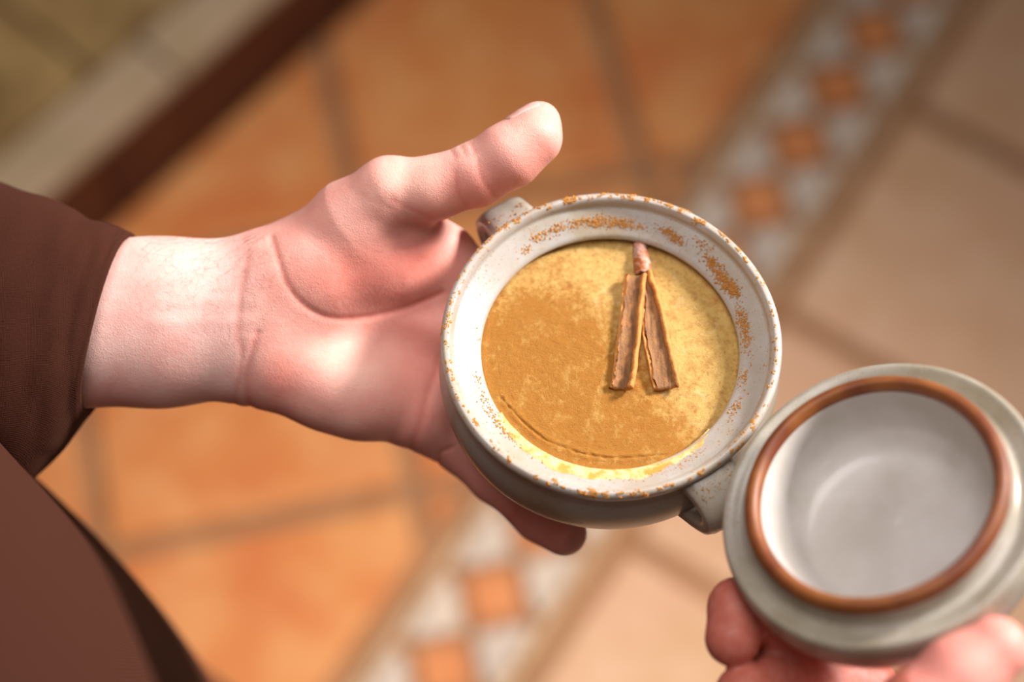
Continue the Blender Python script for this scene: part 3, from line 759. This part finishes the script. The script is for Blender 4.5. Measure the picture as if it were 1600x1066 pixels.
m1 = t.math('ADD', t.math('MULTIPLY', pa, 0.75), t.math('MULTIPLY', t.math('SUBTRACT', cl, 0.5), 1.5))
m1 = t.math('ADD', m1, t.math('MULTIPLY', t.math('SUBTRACT', mid, 0.5), 1.3))
m1 = t.math('ADD', m1, t.math('MULTIPLY', t.math('SUBTRACT', fi, 0.5), 0.6)); m1 = t.math('ADD', m1, 0.12)
c = t.mix(t.rng(m1, 0.0, 0.8), srgb(220, 182, 108), srgb(176, 120, 50))
c = t.mix(t.ramp(t.noise(650, 2, 0.6), [(0.55, 0.0), (0.72, 0.5)]), c, srgb(166, 104, 30))
wet = t.ramp(t.noise(170, 3, 0.6, t.map((1, 1, 1), loc=(3, 1, 0))), [(0.60, 0.0), (0.72, 0.30)])
c = t.mix(t.math('MULTIPLY', wet, t.math('SUBTRACT', 1.0, pa)), c, srgb(250, 232, 182))
t.col(c); t.L(t.rng(pa, 0.1, 0.6, 0.5, 0.95), t.b.inputs['Roughness']); t.set('Subsurface Weight', 0.15); t.set('Subsurface Scale', 0.002); t.set('Specular IOR Level', 0.3)
t.bump(t.math('ADD', fi, t.math('MULTIPLY', t.noise(2200, 4, 0.75), 1.6)), 0.75, 0.0005); M['custard'] = t.m
cust = link('custard', cm, M['custard']); cust.location = BW - np.array([0, 0, HC / 1000])
tag(cust, 'yellow custard dusted with cinnamon filling the grey pot up to its inner lip', 'custard')

# ------------------------------------------------------------------ loose cinnamon on the rim and shelf
inn = [(r, z) for r, z in inner_prof[8:]] + [(58.3, 0.05), (59.4, -0.5), (60, -1.8)]
inn_r = np.array([a for a, _ in inn]); inn_z = np.array([b for _, b in inn])
def surf_z(r): return np.interp(r, inn_r, inn_z)
ico = bmesh.new(); bmesh.ops.create_icosphere(ico, subdivisions=1, radius=1.0)
iv = np.array([v.co[:] for v in ico.verts]); iff = [[v.index for v in f.verts] for f in ico.faces]; ico.free()
GV, GF = [], []
def grain(x, y, z, s):
    b = len(GV); k = 1 + RNG.uniform(-0.3, 0.3, len(iv)); q = iv * k[:, None] * np.array([s * RNG.uniform(.7, 1.3), s * RNG.uniform(.7, 1.3), s * 0.55])
    th = RNG.uniform(0, 6.28); c_, s_ = math.cos(th), math.sin(th)
    for a in q: GV.append(((x + a[0] * c_ - a[1] * s_) / 1000, (y + a[0] * s_ + a[1] * c_) / 1000, (z + a[2]) / 1000))
    for f in iff: GF.append([b + i for i in f])
def cluster(u, v, n, su, smin_=0.12, smax_=0.42, elong=1.0):
    """a cluster of grains scattered about one spot of the shelf or lip"""
    x, y = bxy(u, v, 4); r0 = math.hypot(x, y); h = -surf_z(np.clip(r0, 46, 60)); x, y = bxy(u, v, h); r0 = math.hypot(x, y); a0 = math.atan2(y, x)
    for _ in range(n):
        r = r0 + RNG.normal(0, su); a = a0 + RNG.normal(0, su * elong) / max(r0, 1)
        if not 46.0 < r < 60.0: continue
        grain(r * math.cos(a), r * math.sin(a), surf_z(r), RNG.uniform(smin_, smax_) ** 1.0)
# rim top: clusters thick on the upper left, thinner around
for k in range(280):
    a = RNG.uniform(0, 2 * math.pi); dens = 0.65 + 0.9 * math.exp(-((a - 2.0) / 0.55) ** 2)
    if RNG.uniform() > dens: continue
    r = RNG.uniform(57.2, 59.6); rc = RNG.uniform(0.25, 0.9)
    for _ in range(int(rc * 26)):
        q = r + RNG.normal(0, rc * 0.45); aa = a + RNG.normal(0, rc * 0.9) / 58
        if q < 59.9: grain(q * math.cos(aa), q * math.sin(aa), surf_z(q), RNG.uniform(0.16, 0.44))
for _ in range(1700):
    a = RNG.uniform(0, 2 * math.pi); q = RNG.uniform(46.5, 59.6) if RNG.uniform() < 0.45 else RNG.uniform(56.8, 59.8)
    if RNG.uniform() < 0.55 + 0.4 * math.cos(a - 1.0): grain(q * math.cos(a), q * math.sin(a), surf_z(q), RNG.uniform(0.06, 0.2))
for u, v, n, su, el in ((938, 346, 260, 0.75, 9), (965, 352, 220, 0.7, 7), (905, 350, 60, 0.8, 3), (865, 362, 90, 0.9, 3), (840, 372, 60, 0.8, 2), (822, 393, 40, 0.7, 2),
                        (1044, 366, 130, 0.9, 2.5), (1060, 378, 90, 0.8, 2), (1112, 412, 160, 0.9, 2), (1128, 436, 300, 1.2, 2.6), (1144, 452, 260, 1.1, 2), (1160, 500, 180, 1.0, 3.5),
                        (1166, 530, 120, 1.0, 3), (1162, 590, 80, 0.9, 3), (1148, 640, 70, 0.9, 3), (1100, 385, 70, 0.9, 3), (765, 640, 60, 1.0, 5), (790, 672, 80, 1.1, 4),
                        (812, 690, 70, 1.0, 4), (840, 708, 110, 1.2, 4), (868, 722, 90, 1.2, 4), (1010, 742, 120, 0.9, 6), (1060, 728, 110, 0.9, 5), (1085, 712, 60, 0.9, 3), (745, 590, 40, 0.8, 3), (748, 520, 30, 0.8, 3)):
    cluster(u, v, n, su, elong=el)
t = NT('ground_cinnamon'); t.col(t.mix(t.noise(900, 2), srgb(206, 146, 66), srgb(166, 106, 38))); t.set('Roughness', 0.95); M['powder'] = t.m
gr = link('ground_cinnamon', mesh('ground_cinnamon', GV, GF), M['powder'], smooth=True); gr.location = BW
tag(gr, 'specks of ground cinnamon scattered over the rim and inner shelf of the pot', 'cinnamon', kind='stuff')
# (and a few specks on the tops of the two handles)
GV, GF = [], []
for az, n in ((AZ1, 46), (AZ2, 24)):
    for _ in range(n):
        w_ = RNG.uniform(-8, 8); r_ = RNG.uniform(61.5, 66.5); z_ = -5.2 - max(0, r_ - 62) * 0.30
        grain(r_ * math.cos(az) - w_ * math.sin(az), r_ * math.sin(az) + w_ * math.cos(az), z_, RNG.uniform(0.12, 0.42))
hg = link('handle_specks', mesh('handle_specks', GV, GF), M['powder'], gr); hg['kind'] = 'stuff'
# a thin smear of custard on the near part of the shelf
V = []; F = []; na, nw = 90, 10
A0, A1 = math.radians(212), math.radians(318)
for i in range(na):
    a = A0 + (A1 - A0) * i / (na - 1); e = math.sin(math.pi * i / (na - 1)) ** 0.4
    w_out = 46.6 + (5.2 + 1.8 * mnoise.noise(Vector((a * 5, 0, 0))) + 1.2 * mnoise.noise(Vector((a * 14, 2, 0)))) * e
    for j in range(nw):
        s = j / (nw - 1); r = 45.2 + (w_out - 45.2) * s; th_ = 0.38 * math.sin(math.pi * min(1, 0.25 + 0.75 * s)) * e + 0.1 * mnoise.noise(Vector((a * 30, r, 0)))
        z = surf_z(max(r, 46.0)) + th_ - (0.5 if s > 0.98 else 0) - (1.8 if j == 0 else 0)
        V.append((r * math.cos(a) / 1000, r * math.sin(a) / 1000, z / 1000))
for i in range(na - 1):
    for j in range(nw - 1): b = i * nw + j; F.append((b, b + 1, b + nw + 1, b + nw))
sm = link('smear', mesh('smear', V, F), None, cust); sm.location = (0, 0, HC / 1000)
t = NT('custard_smear'); t.col(t.mix(t.ramp(t.noise(180, 4, 0.7), [(0.40, 0.0), (0.6, 1.0)]), srgb(236, 208, 150), srgb(204, 150, 70))); t.set('Roughness', 0.45); sm.data.materials.append(t.m)
s_ = sm.modifiers.new('thickness', 'SOLIDIFY'); s_.thickness = 0.0002

# ------------------------------------------------------------------ cinnamon bark
t = NT('cinnamon_bark'); g = t.map((1.0, 0.12, 1.0)); nrm = t.noise(700, 4, 0.65, g)
pt = t.attr('edge').outputs['Fac']
c = t.mix(t.ramp(nrm, [(0.35, 0.0), (0.65, 1.0)]), srgb(116, 76, 42), srgb(160, 112, 66))
c = t.mix(pt, c, t.mix(t.noise(500, 3), srgb(222, 162, 88), srgb(202, 122, 48)))
c = t.mix(t.ramp(t.noise(260, 3), [(0.55, 0.0), (0.75, 0.5)]), c, srgb(196, 130, 70))
t.col(c); t.set('Roughness', 0.75); t.bump(t.math('ADD', nrm, t.noise(1200, 3)), 0.5, 0.0006); M['bark'] = t.m
t = NT('bark_outside'); c = t.mix(t.ramp(t.noise(320, 4, 0.6), [(0.40, 0.0), (0.58, 1.0)]), srgb(170, 92, 38), srgb(190, 150, 134)); t.col(c); t.set('Roughness', 0.7); t.bump(t.noise(900, 4), 0.5, 0.0006); M['bark_out'] = t.m
def trough(stations, label, mat, thick=1.6, n=26, name='cinnamon_stick', group=None, flip=False):
    """stations: (left px, right px, left wall mm, right wall mm, floor lift mm); a curled strip of bark swept along them"""
    K = []
    for (lp, rp, lw, rw, lift) in stations:
        l = bxy(*lp, HC - 1.2); r = bxy(*rp, HC - 1.2); K.append([*l, *r, lw, rw, lift])
    rows = spline_rings(K, 44); V = []; E = []; F = []
    for i, (lx, ly, rx, ry, lw, rw, lift) in enumerate(rows):
        s = i / 43; L = np.array([lx, ly]); R = np.array([rx, ry]); wdt = np.linalg.norm(R - L); u = (R - L) / wdt
        tk = thick * (1 + 0.12 * mnoise.noise(Vector((s * 9, 1, len(label)))))
        outer = []; inn_ = []
        for k in range(n):
            a = k / (n - 1)
            if not flip:
                # rounded U: walls rise and roll slightly in
                x = wdt * (0.5 - 0.5 * math.cos(math.pi * a)); hgt = (lw * max(0, 1 - a / 0.38) ** 1.3 if a < 0.38 else 0) + (rw * max(0, 1 - (1 - a) / 0.38) ** 1.3 if a > 0.62 else 0)
                x += 0.45 * mnoise.noise(Vector((round(a) * 7.3, s * 11.0, 2.2 + len(label)))) * (1 - 4 * a * (1 - a)); x += (0.55 * (lw / 3) if a < 0.08 else 0) * (1 - a / 0.08) - ((0.75 * (rw / 3) if a > 0.92 else 0) * (1 - (1 - a) / 0.08))
            else:
                x = wdt * a; hgt = max(lw, rw) * math.sin(math.pi * a) ** 0.6
            jag = (0.5 * mnoise.noise(Vector((a * 3, s * 9.3, 1.7 + len(label)))) + 0.6 * mnoise.noise(Vector((a * 5, s * 31.0, 4.4)))) * (1.0 if a < 0.15 or a > 0.85 else 0.3)
            outer.append((x, hgt + lift + jag * 0.9))
        O = np.array(outer); T = np.gradient(O, axis=0); N = np.stack([-T[:, 1], T[:, 0]], 1); N /= np.linalg.norm(N, axis=1)[:, None] + 1e-9
        I = O + N * tk if not flip else O - N * tk
        endj = 0.8 * mnoise.noise(Vector((s * 3, 5, 0)))
        for arr, on in ((O, 0), (I, 1)):
            for k in range(n):
                a = k / (n - 1); p = L + u * arr[k, 0]
                along = (1.1 * mnoise.noise(Vector((a * 5, 7 + i // 43, len(label))))) * (1 if i in (0, 43) else 0.0)
                dirv = np.array([rows[min(i + 1, 43)][0] - rows[max(i - 1, 0)][0], rows[min(i + 1, 43)][1] - rows[max(i - 1, 0)][1]]); dirv /= np.linalg.norm(dirv) + 1e-9
                p = p + dirv * along; V.append((p[0] / 1000, p[1] / 1000, arr[k, 1] / 1000))
                E.append(min(1.0, max(0.0, 1.6 - min(a, 1 - a) / 0.11 + 0.5 * mnoise.noise(Vector((a * 4, s * 18, 3.3))))) if on else 0.9)
    m = 2 * n
    for i in range(43):
        for k in range(n - 1):
            a = i * m + k; F.append((a, a + 1, a + m + 1, a + m)); a += n; F.append((a, a + m, a + m + 1, a + 1))
        for k in (0, n - 1):
            a = i * m + k; F.append((a, a + m, a + m + n, a + n) if k == 0 else (a, a + n, a + m + n, a + m))
    for i in (0, 43):
        for k in range(n - 1):
            a = i * m + k; F.append((a, a + n, a + n + 1, a + 1) if i == 0 else (a, a + 1, a + n + 1, a + n))
    me = mesh(name, V, F); at_ = me.attributes.new('edge', 'FLOAT', 'POINT'); at_.data.foreach_set('value', np.array(E, np.float32))
    o = link(name, me, mat); o.location = BW - np.array([0, 0, (HC - 0.55) / 1000])
    bm_ = bmesh.new(); bm_.from_mesh(me); bmesh.ops.recalc_face_normals(bm_, faces=bm_.faces); bm_.to_mesh(me); bm_.free()
    return tag(o, label, 'cinnamon stick', group)
GS = 'pieces of cinnamon bark on the custard'
trough([((975, 434), (1011, 434), 1.3, 3.8, .9), ((969, 480), (1005, 482), 1.3, 4.0, .5), ((962, 540), (1001, 530), 1.2, 4.2, .2), ((957, 580), (996, 575), 1.0, 4.6, .1), ((953, 606), (990, 612), 0.8, 5.0, .0)],
       'open curl of cinnamon bark, the left leg of the upside-down V on the custard', M['bark'], group=GS)
trough([((1003, 430), (1016, 428), 1.4, 3.6, .9), ((1002, 470), (1031, 465), 1.8, 3.8, .5), ((1002, 520), (1043, 515), 2.2, 3.6, .2), ((1010, 565), (1054, 562), 2.3, 3.4, .1), ((1020, 611), (1064, 606), 2.0, 3.0, .1)],
       'open curl of cinnamon bark, the right leg of the upside-down V on the custard', M['bark'], group=GS)
trough([((989, 378), (1010, 375), 2.4, 2.4, 0.1), ((989, 395), (1013, 393), 2.6, 2.6, .3), ((990, 412), (1017, 411), 2.8, 2.8, .8), ((992, 431), (1019, 430), 2.8, 2.8, 1.2)],
       'short stub of cinnamon bark, rough side up, at the tip of the upside-down V', M['bark_out'], flip=True, group=GS)

# ------------------------------------------------------------------ the lid, held upside down
LW = C2W(LO)[0]; Rm = Matrix((Vector(R3 @ LX), Vector(R3 @ LY), Vector(R3 @ LN))).transposed().to_4x4()
lid = tag(empty('lid', LW), 'upturned grey glazed pot lid with a bare brown rim, held beside the pot', 'lid')
lid.rotation_euler = Rm.to_euler(); lid.scale = (LS, LS, LS)
lin_prof = [(0, -19.5), (14, -19.6), (23, -19.4), (30, -18.0), (35, -13.0), (37.2, -6.0), (38.2, 0.5), (39.0, 4.8)]
ring_prof = [(39.0, 4.4), (39.5, 6.4), (40.6, 7.9), (42.0, 8.2), (43.4, 7.7), (44.3, 6.4), (44.6, 4.0)]
out_prof = [(44.6, 4.0), (44.8, 0.0)] + LID[3:] + [(12.5, -29.3)]
lathe('dish', dense(lin_prof, 60), M['glaze_lid'], lid, 160, wob=0.006, seed=5)
lathe('bare_rim', dense(ring_prof, 42), M['iron'], lid, 160, wob=0.006, seed=5)['label'] = 'bare iron-brown rim'
lathe('shoulder', dense(out_prof, 100), M['glaze_handle'], lid, 160, wob=0.006, seed=5)
lathe('knob', dense(KNOB, 60), M['glaze_handle'], lid, 48)
